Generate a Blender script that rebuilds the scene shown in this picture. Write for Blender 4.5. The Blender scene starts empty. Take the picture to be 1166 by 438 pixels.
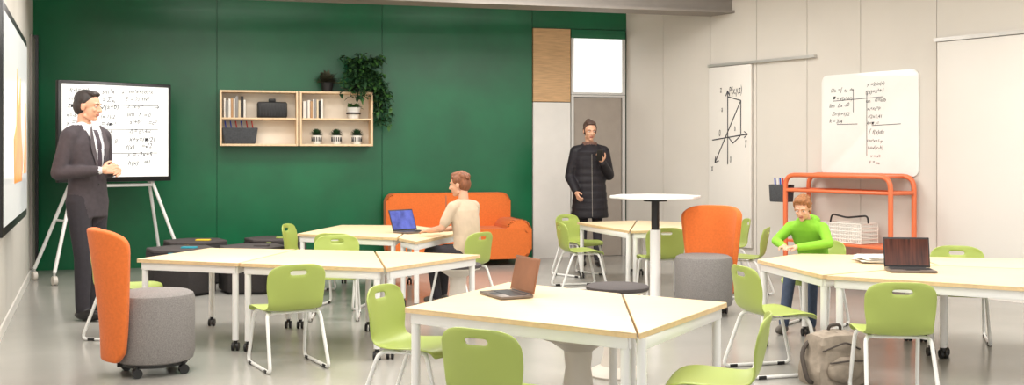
import bpy, bmesh, math, random
import numpy as np
from mathutils import Vector, Matrix
random.seed(11)
scene = bpy.context.scene
try:
    scene.view_settings.view_transform = 'Standard'
except Exception:
    pass

# ------------------------------------------------------------ materials
def lin(c):
    out = []
    for v in c[:3]:
        v = v / 255.0
        out.append(v / 12.92 if v <= 0.04045 else ((v + 0.055) / 1.055) ** 2.4)
    return (out[0], out[1], out[2], 1.0)

def mat(name, rgb, rough=0.5, metal=0.0, var=0.08, scale=8.0, stretch=(1, 1, 1), bump=0.0, bscale=None,
        emit=0.0, spec=0.5, detail=4.0, sheen=0.0):
    m = bpy.data.materials.new(name)
    m.use_nodes = True
    nt = m.node_tree
    b = nt.nodes['Principled BSDF']
    b.inputs['Roughness'].default_value = rough
    b.inputs['Metallic'].default_value = metal
    b.inputs['Specular IOR Level'].default_value = spec
    if sheen:
        b.inputs['Sheen Weight'].default_value = sheen
    c = lin(rgb)
    tc = nt.nodes.new('ShaderNodeTexCoord')
    mp = nt.nodes.new('ShaderNodeMapping')
    mp.inputs['Scale'].default_value = stretch
    nt.links.new(tc.outputs['Object'], mp.inputs['Vector'])
    nz = nt.nodes.new('ShaderNodeTexNoise')
    nz.inputs['Scale'].default_value = scale
    nz.inputs['Detail'].default_value = detail
    nt.links.new(mp.outputs['Vector'], nz.inputs['Vector'])
    rp = nt.nodes.new('ShaderNodeValToRGB')
    rp.color_ramp.elements[0].position = 0.3
    rp.color_ramp.elements[1].position = 0.7
    rp.color_ramp.elements[0].color = tuple(max(0, v * (1 - var)) for v in c[:3]) + (1,)
    rp.color_ramp.elements[1].color = tuple(min(1, v * (1 + var)) for v in c[:3]) + (1,)
    nt.links.new(nz.outputs['Fac'], rp.inputs['Fac'])
    nt.links.new(rp.outputs['Color'], b.inputs['Base Color'])
    if bump:
        bp = nt.nodes.new('ShaderNodeBump')
        bp.inputs['Strength'].default_value = bump
        bp.inputs['Distance'].default_value = 0.01
        src = nz
        if bscale:
            src = nt.nodes.new('ShaderNodeTexNoise')
            src.inputs['Scale'].default_value = bscale
            nt.links.new(mp.outputs['Vector'], src.inputs['Vector'])
        nt.links.new(src.outputs['Fac'], bp.inputs['Height'])
        nt.links.new(bp.outputs['Normal'], b.inputs['Normal'])
    if emit:
        nt.links.new(rp.outputs['Color'], b.inputs['Emission Color'])
        b.inputs['Emission Strength'].default_value = emit
    return m

M_GREEN = mat('green_wall_paint', (0, 96, 58), 0.32, var=0.22, scale=1.3, bump=0.06, bscale=14)
M_CREAM = mat('cream_wall_panel', (214, 209, 201), 0.6, var=0.03, scale=1.2)
M_CREAM2 = mat('sliding_panel_white', (228, 224, 218), 0.45, var=0.02, scale=1.0)
M_LEFTW = mat('left_wall_plaster', (208, 204, 196), 0.7, var=0.04, scale=2)
M_SEAM = mat('panel_seam', (130, 124, 116), 0.8)
M_GSEAM = mat('green_seam', (4, 58, 36), 0.8)
M_FLOOR = mat('concrete_floor', (162, 160, 154), 0.20, var=0.10, scale=0.9, bump=0.03, bscale=30, detail=8)
M_CEIL = mat('ceiling_paint', (215, 212, 206), 0.8, var=0.02)
M_BEAM = mat('beam_grey', (140, 134, 128), 0.6, var=0.05)
M_OAK = mat('oak_panel', (204, 166, 122), 0.5, var=0.16, scale=9, stretch=(0.6, 0.6, 9))
M_DOORW = mat('white_laminate', (226, 224, 220), 0.4, var=0.02)
M_DOOR = mat('door_taupe', (158, 148, 138), 0.5, var=0.05)
M_ALU = mat('aluminium', (200, 198, 194), 0.35, metal=0.5, var=0.03)
M_DAY = mat('daylit_glass', (250, 252, 250), 0.1, emit=1.0, var=0.01)
M_MAPLE = mat('maple_top', (228, 204, 166), 0.42, var=0.06, scale=6, stretch=(1, 9, 1))
M_PLY = mat('ply_edge', (216, 188, 144), 0.5, var=0.08, scale=30)
M_WHITE = mat('white_powdercoat', (232, 232, 230), 0.3, var=0.01)
M_BLACK = mat('black_plastic', (24, 24, 25), 0.45, var=0.1)
M_LIME = mat('lime_plastic', (162, 178, 90), 0.38, var=0.03, scale=3)
M_ORANGE = mat('orange_upholstery', (214, 110, 48), 0.8, var=0.07, scale=60, bump=0.15, bscale=200, sheen=0.1, spec=0.3)
M_ORMET = mat('orange_metal', (228, 118, 74), 0.35, var=0.02)
M_TWEED = mat('grey_tweed', (130, 126, 124), 0.95, var=0.22, scale=160, bump=0.3, bscale=300)
M_CHAR = mat('charcoal_fabric', (46, 42, 42), 0.85, var=0.15, scale=90)
M_CHAR2 = mat('charcoal_top', (72, 66, 66), 0.75, var=0.1, scale=90)
M_TEAL = mat('teal_fabric', (40, 150, 170), 0.7)
M_YEL = mat('yellow_fabric', (225, 195, 50), 0.7)
M_STGREY = mat('stool_grey', (206, 198, 188), 0.45, var=0.03)
M_SHELF = mat('birch_shelf', (236, 206, 168), 0.5, var=0.09, scale=7, stretch=(6, 1, 1))
M_SHELFB = mat('shelf_back', (240, 230, 214), 0.55, var=0.03)
M_WB = mat('whiteboard_gloss', (242, 241, 238), 0.15, var=0.01, emit=0.0)
M_INK = mat('marker_ink', (48, 48, 56), 0.6)
M_SCRW = mat('display_screen', (240, 242, 242), 0.15, var=0.01, emit=0.25)
M_FRAME = mat('display_frame', (22, 21, 23), 0.3)
M_FLAME = mat('flame_orange', (240, 140, 40), 0.3, emit=0.25, var=0.3, scale=5)
M_LEAF = mat('leaf_green', (66, 110, 52), 0.5, var=0.3, scale=12)
M_LEAF2 = mat('leaf_dark', (42, 76, 46), 0.5, var=0.3, scale=12)
M_LEAFP = mat('leaf_purple', (78, 78, 62), 0.5, var=0.35, scale=20)
M_POTW = mat('pot_white', (232, 230, 225), 0.4)
M_POTB = mat('pot_black', (34, 34, 36), 0.5)
M_SKIN = mat('skin_tone', (210, 160, 132), 0.5, var=0.04, scale=10)
M_LIP = mat('lip_tone', (178, 108, 96), 0.5)
M_EYE = mat('eye_white', (225, 220, 214), 0.3)
M_IRIS = mat('eye_iris', (40, 28, 22), 0.2)
M_HAIRD = mat('hair_dark', (44, 36, 34), 0.6, var=0.3, scale=60, stretch=(1, 1, 0.3), bump=0.4)
M_HAIRW = mat('hair_brown', (78, 58, 50), 0.6, var=0.3, scale=60, stretch=(1, 1, 0.3), bump=0.4)
M_HAIRB = mat('hair_auburn', (128, 78, 50), 0.6, var=0.3, scale=60, stretch=(1, 1, 0.3), bump=0.4)
M_HAIRS = mat('hair_sandy', (142, 96, 62), 0.7, var=0.3, scale=60, stretch=(1, 1, 0.3), bump=0.4, spec=0.3)
M_SUIT = mat('suit_charcoal', (66, 60, 65), 0.85, var=0.12, scale=30, bump=0.2)
M_LAPEL = mat('suit_lapel', (78, 71, 76), 0.8, var=0.08, scale=30)
M_TROU = mat('trousers_dark', (46, 43, 49), 0.85, var=0.1, scale=30)
M_SHIRT = mat('shirt_pale', (218, 220, 226), 0.7, var=0.02)
M_TIE = mat('tie_dark', (60, 50, 60), 0.6)
M_SHOE = mat('shoe_black', (30, 28, 28), 0.35)
M_COAT = mat('puffer_black', (32, 29, 34), 0.6, var=0.2, scale=22, stretch=(0.15, 0.15, 1), bump=0.5, spec=0.3)
M_SCARF = mat('scarf_brown', (104, 76, 66), 0.9, var=0.2, scale=40)
M_TEE = mat('tee_beige', (200, 180, 156), 0.85, var=0.06, scale=14)
M_GREENH = mat('hoodie_green', (128, 190, 48), 0.85, var=0.08, scale=12, bump=0.15)
M_JEANS = mat('jeans_blue', (62, 74, 96), 0.85, var=0.15, scale=30)
M_SNEAK = mat('sneaker_grey', (96, 90, 84), 0.7, var=0.15)
M_BAG = mat('backpack_canvas', (150, 138, 124), 0.9, var=0.15, scale=25, bump=0.3)
M_BAGD = mat('backpack_strap', (74, 66, 60), 0.85)
M_LAPG = mat('laptop_grey', (120, 108, 100), 0.35, metal=0.4)
M_COPPER = mat('laptop_lid_copper', (150, 104, 78), 0.3, metal=0.35, var=0.2, scale=6)
M_SCRB = mat('laptop_screen_blue', (70, 80, 150), 0.15, emit=0.3, var=0.6, scale=9)
M_SCRD = mat('laptop_screen_dark', (78, 40, 28), 0.1, emit=0.1, var=0.6, scale=14, stretch=(5, 0.3, 0.3))
M_KEYS = mat('laptop_keys', (30, 30, 33), 0.5)
M_PAPER = mat('paper_white', (240, 236, 228), 0.7, var=0.02)
M_BASKW = mat('basket_white', (232, 228, 220), 0.5)
M_BASKG = mat('basket_felt_grey', (72, 74, 78), 0.9, var=0.2, scale=50)
M_BOOKS = [mat('book_cover_%s' % n, c, 0.6) for n, c in
           [('white', (235, 230, 222)), ('grey', (150, 148, 146)), ('cream', (228, 210, 180)), ('black', (40, 40, 42)), ('tan', (190, 150, 110)), ('ivory', (240, 236, 228))]]
M_BLUE = mat('marker_blue', (40, 80, 190), 0.4)
M_RED = mat('marker_red', (200, 50, 40), 0.4)

# ------------------------------------------------------------ mesh builder
class MB:
    def __init__(s):
        s.v = []; s.f = []; s.m = []; s.sm = []; s.mats = []
    def mi(s, m):
        if m not in s.mats: s.mats.append(m)
        return s.mats.index(m)
    def add(s, vs, fs, m, smooth=False, M=None):
        o = len(s.v)
        for v in vs:
            v = Vector(v)
            s.v.append(M @ v if M is not None else v)
        flip = M is not None and M.to_3x3().determinant() < 0
        many = isinstance(m, (list, tuple))
        for i, f in enumerate(fs):
            g = tuple(o + k for k in f)
            s.f.append(g[::-1] if flip else g)
            s.m.append(s.mi(m[i]) if many else s.mi(m)); s.sm.append(smooth)
    def bm(s, b, m, smooth=False, M=None):
        b.verts.ensure_lookup_table(); b.verts.index_update()
        s.add([v.co.copy() for v in b.verts], [[v.index for v in f.verts] for f in b.faces], m, smooth, M)
        b.free()
    def box(s, c, size, m, bevel=0.0, M=None, rot=None, seg=2):
        b = bmesh.new()
        bmesh.ops.create_cube(b, size=1.0)
        for v in b.verts:
            v.co = Vector((v.co.x * size[0], v.co.y * size[1], v.co.z * size[2]))
        if bevel > 0:
            bmesh.ops.bevel(b, geom=b.edges[:], offset=bevel, segments=seg, affect='EDGES', profile=0.5)
        T = Matrix.Translation(c)
        if rot is not None: T = T @ rot
        s.bm(b, m, bevel > 0.004, (M @ T) if M is not None else T)
    def prism(s, poly, z0, z1, m, bevel=0.0, M=None, smooth=False):
        n = len(poly)
        area = sum(poly[i][0] * poly[(i + 1) % n][1] - poly[(i + 1) % n][0] * poly[i][1] for i in range(n))
        if area < 0: poly = poly[::-1]
        b = bmesh.new()
        lo = [b.verts.new((p[0], p[1], z0)) for p in poly]
        hi = [b.verts.new((p[0], p[1], z1)) for p in poly]
        b.faces.new(lo[::-1]); b.faces.new(hi)
        for i in range(n):
            j = (i + 1) % n
            b.faces.new((lo[i], lo[j], hi[j], hi[i]))
        if bevel > 0:
            bmesh.ops.bevel(b, geom=b.edges[:], offset=bevel, segments=2, affect='EDGES', profile=0.5)
        s.bm(b, m, smooth, M)
    def lathe(s, prof, c, m, segs=32, M=None, smooth=True):
        vs = []; fs = []
        for (r, z) in prof:
            for k in range(segs):
                a = 2 * math.pi * k / segs
                vs.append((c[0] + r * math.cos(a), c[1] + r * math.sin(a), c[2] + z))
        for i in range(len(prof) - 1):
            for k in range(segs):
                j = (k + 1) % segs
                fs.append((i * segs + k, i * segs + j, (i + 1) * segs + j, (i + 1) * segs + k))
        fs.append(tuple(range(segs))[::-1])
        fs.append(tuple((len(prof) - 1) * segs + k for k in range(segs)))
        s.add(vs, fs, m, smooth, M)
    def cyl(s, a, b, r, m, segs=16, r2=None, M=None):
        s.tube([a, b], r, m, segs, M=M, r2=r2)
    def tube(s, pts, r, m, segs=10, fillet=0.0, M=None, r2=None, closed=False):
        pts = [Vector(p) for p in pts]
        if fillet > 0 and len(pts) > 2:
            out = [pts[0]]
            for i in range(1, len(pts) - 1):
                p0, p1, p2 = pts[i - 1], pts[i], pts[i + 1]
                d1 = min(fillet, (p0 - p1).length * 0.45); d2 = min(fillet, (p2 - p1).length * 0.45)
                q0 = p1 + (p0 - p1).normalized() * d1; q2 = p1 + (p2 - p1).normalized() * d2
                for k in range(6):
                    t = k / 5.0
                    out.append(q0 * (1 - t) ** 2 + p1 * 2 * t * (1 - t) + q2 * t * t)
            out.append(pts[-1]); pts = out
        n = len(pts)
        vs = []; fs = []
        up = None
        for i in range(n):
            if i == 0: t = pts[1] - pts[0]
            elif i == n - 1: t = pts[-1] - pts[-2]
            else: t = (pts[i + 1] - pts[i]).normalized() + (pts[i] - pts[i - 1]).normalized()
            t.normalize()
            if up is None:
                up = Vector((0, 0, 1)) if abs(t.z) < 0.9 else Vector((1, 0, 0))
            u = (up - t * up.dot(t)).normalized(); w = t.cross(u); up = u
            rr = r if r2 is None else r + (r2 - r) * i / (n - 1)
            for k in range(segs):
                a = 2 * math.pi * k / segs
                vs.append(pts[i] + u * rr * math.cos(a) + w * rr * math.sin(a))
        for i in range(n - 1):
            for k in range(segs):
                j = (k + 1) % segs
                fs.append((i * segs + k, i * segs + j, (i + 1) * segs + j, (i + 1) * segs + k))
        fs.append(tuple(range(segs))[::-1]); fs.append(tuple((n - 1) * segs + k for k in range(segs)))
        s.add(vs, fs, m, True, M)
    def ell(s, c, r, m, M=None, sub=3):
        b = bmesh.new()
        bmesh.ops.create_icosphere(b, subdivisions=sub, radius=1.0)
        for v in b.verts: v.co = Vector((c[0] + v.co.x * r[0], c[1] + v.co.y * r[1], c[2] + v.co.z * r[2]))
        s.bm(b, m, True, M)
    def text(s, body, size, M, m, shear=0.2):
        cu = bpy.data.curves.new('t', 'FONT'); cu.body = body; cu.size = size; cu.shear = shear; cu.resolution_u = 2
        ob = bpy.data.objects.new('t', cu); scene.collection.objects.link(ob)
        bpy.context.view_layer.update()
        dg = bpy.context.evaluated_depsgraph_get()
        me = bpy.data.meshes.new_from_object(ob.evaluated_get(dg))
        s.add([v.co.copy() for v in me.vertices], [tuple(p.vertices) for p in me.polygons], m, False, M)
        bpy.data.objects.remove(ob); bpy.data.curves.remove(cu); bpy.data.meshes.remove(me)
    def mesh(s, name):
        me = bpy.data.meshes.new(name)
        me.from_pydata([tuple(v) for v in s.v], [], s.f)
        for mm in s.mats: me.materials.append(mm)
        me.polygons.foreach_set('material_index', s.m)
        me.polygons.foreach_set('use_smooth', s.sm)
        me.update()
        try: me.set_sharp_from_angle(angle=math.radians(40))
        except Exception: pass
        return me
    def build(s, name, loc=None, rotz=0.0):
        # origin at the footprint centre
        if loc is None:
            c = sum(s.v, Vector()) / max(1, len(s.v)); c.z = 0
            if rotz == 0.0:
                s.v = [v - c for v in s.v]; loc = c
        return place(s.mesh(name), name, loc, rotz)

def place(me, name, loc=(0, 0, 0), rotz=0.0):
    ob = bpy.data.objects.new(name, me)
    ob.location = loc; ob.rotation_euler = (0, 0, rotz)
    scene.collection.objects.link(ob)
    return ob

def eval_mods(vs, fs, mods):
    me = bpy.data.meshes.new('tmp'); me.from_pydata([tuple(v) for v in vs], [], fs); me.update()
    ob = bpy.data.objects.new('tmp', me); scene.collection.objects.link(ob)
    for typ, kw in mods:
        md = ob.modifiers.new(typ, typ)
        for k, v in kw.items(): setattr(md, k, v)
    bpy.context.view_layer.update()
    dg = bpy.context.evaluated_depsgraph_get()
    m2 = bpy.data.meshes.new_from_object(ob.evaluated_get(dg))
    V = [v.co.copy() for v in m2.vertices]; F = [tuple(p.vertices) for p in m2.polygons]
    bpy.data.objects.remove(ob); bpy.data.meshes.remove(me); bpy.data.meshes.remove(m2)
    return V, F

def frame(o, e1, n):
    e1 = Vector(e1).normalized(); n = Vector(n).normalized(); e2 = Vector((0, 0, 1))
    return Matrix(((e1.x, e2.x, n.x, o[0]), (e1.y, e2.y, n.y, o[1]), (e1.z, e2.z, n.z, o[2]), (0, 0, 0, 1)))

GW = frame((-5.33, 11.73, 0), (0.9671, 0.2543, 0), (0.2543, -0.9671, 0))
RW = frame((1.464, 13.517, 0), (0.5702, -0.8216, 0), (-0.8216, -0.5702, 0))
LW = frame((-5.33, 11.73, 0), (-0.3714, 0.9285, 0), (0.9285, 0.3714, 0))
H = 3.3

def wbox(mb, M, x0, x1, y0, y1, z0, z1, m, bevel=0.0):
    mb.box(((x0 + x1) / 2, (y0 + y1) / 2, (z0 + z1) / 2), (x1 - x0, y1 - y0, z1 - z0), m, bevel, M)

# ------------------------------------------------------------ room shell
mb = MB(); mb.box((1.5, 6, -0.06), (20, 19, 0.12), M_FLOOR); mb.build('floor')
mb = MB(); mb.box((1.5, 7.3, H + 0.06), (20, 17, 0.12), M_CEIL); mb.build('ceiling')
mb = MB()
wbox(mb, GW, -0.1, 7.1, 0, H, -0.20, -0.02, M_GSEAM)
for a, b_ in [(-0.05, 1.97), (1.97, 3.889), (3.889, 5.773)]:
    wbox(mb, GW, a + 0.003, b_ - 0.003, 0, H, -0.03, 0, M_GREEN)
wbox(mb, GW, 5.776, 7.025, 2.88, H, -0.03, 0, M_GREEN)
mb.build('wall_back')
mb = MB(); wbox(mb, GW, 5.779, 6.265, 1.955, 2.87, -0.02, 0.03, M_OAK); mb.build('trim_1')
mb = MB(); wbox(mb, GW, 5.779, 6.265, 0.0, 1.945, -0.02, 0.03, M_DOORW); mb.build('trim_2')
mb = MB()
wbox(mb, GW, 6.315, 6.955, 0.005, 2.015, -0.018, 0.01, M_DOOR)
for a, b_ in [(6.275, 6.31), (6.96, 7.0)]: wbox(mb, GW, a, b_, 0, 2.045, -0.018, 0.035, M_ALU)
wbox(mb, GW, 6.31, 6.96, 2.02, 2.045, -0.018, 0.035, M_ALU)
mb.tube([(6.38, 0.95, 0.01), (6.38, 0.95, 0.06), (6.5, 0.95, 0.06)], 0.01, M_ALU, M=GW)
mb.build('door_1')
mb = MB()
wbox(mb, GW, 6.31, 6.96, 2.08, 2.76, -0.01, 0.005, M_DAY)
for a, b_ in [(6.275, 6.31), (6.96, 7.0)]: wbox(mb, GW, a, b_, 2.05, 2.76, -0.018, 0.035, M_ALU)
wbox(mb, GW, 6.31, 6.96, 2.05, 2.08, -0.018, 0.035, M_ALU)
wbox(mb, GW, 6.275, 7.0, 2.76, 2.87, -0.018, 0.035, M_GREEN)
mb.build('window_1')
mb = MB()
wbox(mb, RW, -0.05, 15.8, 0, H, -0.2, -0.012, M_SEAM)
se = [0.0, 0.69, 1.49, 2.2, 2.9, 3.571, 4.42, 5.27, 6.1, 6.95, 7.8, 8.7, 9.6, 10.5, 11.4, 12.3, 13.2, 14.1, 15.0, 15.8]
for i in range(len(se) - 1):
    wbox(mb, RW, se[i] + 0.003, se[i + 1] - 0.003, 0.0, H, -0.02, 0, M_CREAM)
mb.build('wall_right')
mb = MB(); wbox(mb, RW, 0.05, 15.8, 0.0, 0.08, 0.001, 0.014, M_CREAM2); mb.build('baseboard_right')
mb = MB(); wbox(mb, LW, -9.2, 0.1, 0, H, -0.2, 0, M_LEFTW); mb.build('wall_left')
mb = MB(); wbox(mb, LW, -9.0, -0.05, 0, 0.08, 0.001, 0.014, M_CREAM2); mb.build('baseboard_left')
mb = MB(); wbox(mb, LW, -0.75, -0.12, 0.09, 2.55, 0.002, 0.03, M_BEAM); wbox(mb, LW, -0.2, -0.1, 0.09, 2.6, 0.002, 0.06, M_FRAME); mb.build('trim_3')
# long beam below the ceiling, parallel to the back wall
mb = MB()
BM = frame((-5.33, 11.73, 0), (0.9671, 0.2543, 0), (0.2543, -0.9671, 0))
wbox(mb, BM, 0.65, 7.70, 2.93, 3.05, 1.45, 1.72, M_BEAM)
wbox(mb, BM, 0.65, 7.70, 2.90, 2.93, 1.40, 1.76, M_BEAM)
wbox(mb, BM, 0.65, 7.70, 3.05, 3.08, 1.40, 1.76, M_BEAM)
for x in (1.5, 3.4, 5.3, 7.2): mb.cyl((x, 3.07, 1.58), (x, 3.3, 1.58), 0.01, M_ALU, M=BM)
mb.build('ceiling_beam')

# ------------------------------------------------------------ writing helpers
def scribble(mb, M, x0, y0, lines, size, z, gap=1.35):
    for i, ln in enumerate(lines):
        x = x0 + random.uniform(-0.02, 0.03)
        for w in ln.split(' '):
            T = M @ Matrix.Translation((x, y0 - i * size * gap + random.uniform(-.1, .1) * size, z)) @ Matrix.Rotation(random.uniform(-0.07, 0.09), 4, 'Z')
            mb.text(w, size * random.uniform(0.85, 1.15), T, M_INK, 0.25)
            x += size * (0.60 * len(w) + 0.22)

def rrect(x0, x1, y0, y1, r, n=6):
    out = []
    for cx, cy, a0 in [(x1 - r, y0 + r, -90), (x1 - r, y1 - r, 0), (x0 + r, y1 - r, 90), (x0 + r, y0 + r, 180)]:
        for k in range(n + 1):
            a = math.radians(a0 + 90 * k / n)
            out.append((cx + r * math.cos(a), cy + r * math.sin(a)))
    return out

# sliding panels & rails on the right wall
mb = MB()
wbox(mb, RW, 1.49, 3.03, 2.305, 2.335, 0.001, 0.05, M_ALU)
wbox(mb, RW, 1.50, 2.15, 0.25, 2.30, 0.012, 0.035, M_CREAM2, 0.003)
def pline(pts, w=0.006):
    for a, b_ in zip(pts[:-1], pts[1:]):
        mb.tube([(a[0], a[1], 0.037), (b_[0], b_[1], 0.037)], w, M_INK, 5, M=RW)
ox, oy = 1.80, 1.50
pline([(ox, 1.18), (ox, 2.02)]); pline([(1.56, 1.46), (2.1, 1.52)]); pline([(1.60, 1.20), (2.0, 1.90)])
pline([(2.0, 1.90), (2.0, 1.52)]); pline([(2.0, 1.90), (ox, 1.95)]); pline([(1.99, 1.5), (1.88, 1.42), (ox, 1.5)])
for (ax, ay, dx, dy) in [(ox, 2.02, -.03, -.06), (ox, 2.02, .03, -.06), (2.1, 1.52, -.05, .03), (2.1, 1.52, -.05, -.04), (1.6, 1.2, .01, .07), (1.6, 1.2, .06, .02)]:
    pline([(ax, ay), (ax + dx, ay + dy)])
for (tx, ty, ss, st) in [(1.82, 1.97, 0.13, 'P(x,y,z)'), (1.68, 2.0, 0.12, 'z'), (2.06, 1.40, 0.12, 'y'), (1.54, 1.10, 0.12, 'x'), (1.66, 1.5, 0.11, '0'),
                         (1.90, 1.56, 0.08, 'b'), (1.70, 1.78, 0.10, 'a'), (1.83, 1.20, 0.10, '0')]:
    mb.text(st, ss, RW @ Matrix.Translation((tx, ty, 0.038)) @ Matrix.Rotation(0.08, 4, 'Z') @ Matrix.Scale(0.52, 4, (1, 0, 0)), M_INK, 0.25)
mb.build('sliding_panel')
mb = MB()
wbox(mb, RW, 4.42, 6.9, 2.345, 2.38, 0.001, 0.05, M_ALU)
wbox(mb, RW, 4.45, 5.7, 0.25, 2.34, 0.012, 0.035, M_CREAM2, 0.003)
mb.build('sliding_panel')
mb = MB()
mb.prism(rrect(3.106, 4.238, 1.08, 2.11, 0.07), 0.003, 0.02, M_WB, 0.003, RW)
scribble(mb, RW, 3.22, 1.93, ['Ω h =∫ 4x dx', 'π = √(a²-b²)', 'lim Δx → 0', 'Σn·(n+1)/2', 'k = 3/4'], 0.052, 0.022, 1.5)
scribble(mb, RW, 3.66, 1.97, ['y =2sin(x)', 'f(x)=x²+1', 'tan α=a/b', 'x₁+x₂=p', '√2≈1,41', 'A=π r²', '∫ f(x)dx', 'cos²x=1-y', 'h=√(c-b)'], 0.052, 0.022, 1.5)
scribble(mb, RW, 3.70, 1.26, ['v = s/t', 'F = ma'], 0.045, 0.022)
for (xa, ya, xb, yb) in [(3.25, 1.84, 3.85, 1.86), (3.5, 1.72, 3.5, 1.95), (3.66, 1.28, 3.66, 1.9), (3.3, 1.60, 3.55, 1.60), (3.72, 1.58, 4.05, 1.59)]:
    mb.tube([(xa, ya, 0.021), (xb, yb, 0.021)], 0.003, M_INK, 5, M=RW)
mb.build('whiteboard')

# LED wall display on the left wall
mb = MB()
LM = LW
wbox(mb, LM, -5.95, -3.43, 0.80, 2.22, 0.02, 0.11, M_FRAME, 0.006)
wbox(mb, LM, -5.90, -3.48, 0.86, 2.16, 0.11, 0.114, M_SCRW)
fl = [(-5.0, 1.1), (-4.2, 1.1), (-4.05, 1.25), (-4.3, 1.5), (-4.35, 1.85), (-4.55, 1.6), (-4.7, 1.9), (-4.8, 1.5), (-5.05, 1.4)]
mb.prism(fl, 0.1142, 0.117, M_FLAME, 0, LM)
fl2 = [(-3.95, 1.15), (-3.6, 1.15), (-3.58, 1.35), (-3.68, 1.7), (-3.8, 1.4)]
mb.prism(fl2, 0.1142, 0.117, M_FLAME, 0, LM)
mb.build('wall_mounted_display')

# ------------------------------------------------------------ mobile interactive display
mb = MB()
P0 = Vector((-4.576, 10.6, 0)); P1 = Vector((-3.70, 11.4, 0)); e = (P1 - P0).normalized(); nn = Vector((e.y, -e.x, 0))
DM = frame(P0, e, nn); W = (P1 - P0).length
wbox(mb, DM, 0, W, 1.01, 2.045, -0.05, 0.03, M_FRAME, 0.008)
wbox(mb, DM, 0.035, W - 0.035, 1.06, 2.01, 0.03, 0.034, M_SCRW)
scribble(mb, DM, 0.08, 1.93, ['f(x)=3x³', 'cos α=b/c', '2πr ≈6,28', 'x=-b±√D', 'y =kx + m', '∫ x²dx +c', 'A = ½bh', 'π ≈ 3,14', 'n!/(n-k)!', 'x² - 2x'], 0.062, 0.036, 1.35)
scribble(mb, DM, 0.42, 1.92, ['sin²x +', '= Σ xᵢ', '√(a+b)', '(x-1)/2', '= 4πr²', '≥ 0,5', 'tan β', '∫ dx', 'dy/dx', '= 1'], 0.062, 0.036, 1.35)
scribble(mb, DM, 0.70, 1.94, ['sin²x+cos²x', 'E = ½mv²', 'Σ (x-y)² →', 'lim f = 0', 'a²+b² =c²', 'Δ = b²-4ac', 'x+y=(π/2)', 'f(x) =√2', 'y = -2x+5', 'h(x) ⇒ 1'], 0.062, 0.036, 1.35)
for y in (1.80, 1.55, 1.30): mb.tube([(0.1, y, 0.036), (W - 0.15, y + 0.01, 0.036)], 0.0025, M_INK, 5, M=DM)
for sx, side in ((0.22, -1), (W - 0.22, 1)):
    top = (sx, 1.15, -0.08); fx = sx + side * 0.30
    mb.tube([top, (fx, 0.12, 0.16)], 0.018, M_WHITE, 12, M=DM)
    mb.tube([top, (fx, 0.12, -0.42)], 0.018, M_WHITE, 12, M=DM)
    for zz in (0.16, -0.42):
        mb.tube([(fx, 0.13, zz), (fx, 0.07, zz)], 0.012, M_ALU, M=DM)
        mb.tube([(fx - 0.02, 0.045, zz), (fx + 0.02, 0.045, zz)], 0.045, M_STGREY, 18, M=DM)
mb.tube([(0.15, 0.97, -0.05), (W - 0.15, 0.97, -0.05)], 0.018, M_WHITE, 12, M=DM)
mb.tube([(0.08, 0.62, 0.02), (0.08, 0.62, -0.26)], 0.012, M_WHITE, M=DM)
mb.build('interactive_whiteboard_on_stand')

# ------------------------------------------------------------ wall shelf
def shelf_unit(x0, x1):
    mb = MB(); y0, y1, d = 1.39, 2.028, 0.26; t = 0.024
    wbox(mb, GW, x0, x1, y0, y1, 0.002, 0.014, M_SHELFB)
    for a, b_ in ((x0, x0 + t), (x1 - t, x1)): wbox(mb, GW, a, b_, y0, y1, 0.002, d, M_SHELF, 0.003)
    for a, b_ in ((y0, y0 + t), (1.695, 1.715), (y1 - t, y1)): wbox(mb, GW, x0 + t, x1 - t, a, b_, 0.002, d, M_SHELF, 0.002)
    mb.build('wall_shelf')
shelf_unit(2.004, 2.882); shelf_unit(2.90, 3.748)
def books(x, y, n):
    mb = MB()
    for i in range(n):
        w = random.uniform(0.016, 0.032); h = random.uniform(0.19, 0.25)
        wbox(mb, GW, x, x + w, y, y + h, 0.06, 0.06 + random.uniform(0.14, 0.17), M_BOOKS[[0, 1, 5, 4, 0, 1, 2, 3, 5, 0, 1][i % 11]], 0.002)
        x += w + 0.003
    mb.build('row_of_books')
books(2.05, 1.716, 9); books(2.94, 1.716, 9)
mb = MB(); wbox(mb, GW, 2.42, 2.76, 1.716, 1.90, 0.04, 0.22, M_BLACK, 0.02)
for k in range(9): wbox(mb, GW, 2.45 + k * 0.033, 2.462 + k * 0.033, 1.74, 1.88, 0.215, 0.224, M_FRAME)
wbox(mb, GW, 2.55, 2.63, 1.9, 1.94, 0.1, 0.16, M_BLACK, 0.01)
mb.build('black_speaker')
mb = MB()
mb.prism([(2.06, 1.416), (2.40, 1.416), (2.43, 1.60), (2.03, 1.60)], 0.03, 0.24, M_BASKG, 0.01, GW)
for k in range(6):
    x = 2.08 + k * 0.06; mb.tube([(x, 1.55, 0.12), (x - 0.02, 1.68, 0.12)], 0.008, random.choice([M_BLACK, M_BLUE, M_RED, M_BLACK]), 6, M=GW)
mb.build('felt_storage_basket')

def leaf(mb, base, d, L, w, m, droop=0.2):
    d = Vector(d).normalized(); up = Vector((0, 0, 1))
    s_ = d.cross(up)
    if s_.length < 0.1: s_ = Vector((1, 0, 0))
    s_.normalize(); n_ = s_.cross(d).normalized(); b0 = Vector(base)
    p1 = b0 + d * L * 0.35; p2 = b0 + d * L * 0.7 - up * L * droop * 0.4; p3 = b0 + d * L - up * L * droop
    vs = [b0, p1 + s_ * w / 2 + n_ * w * .15, p1, p1 - s_ * w / 2 + n_ * w * .15, p2 + s_ * w * .42 + n_ * w * .1, p2, p2 - s_ * w * .42 + n_ * w * .1, p3]
    mb.add(vs, [(0, 2, 1), (0, 3, 2), (1, 2, 5, 4), (2, 3, 6, 5), (4, 5, 7), (5, 6, 7)], m, True)

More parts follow.
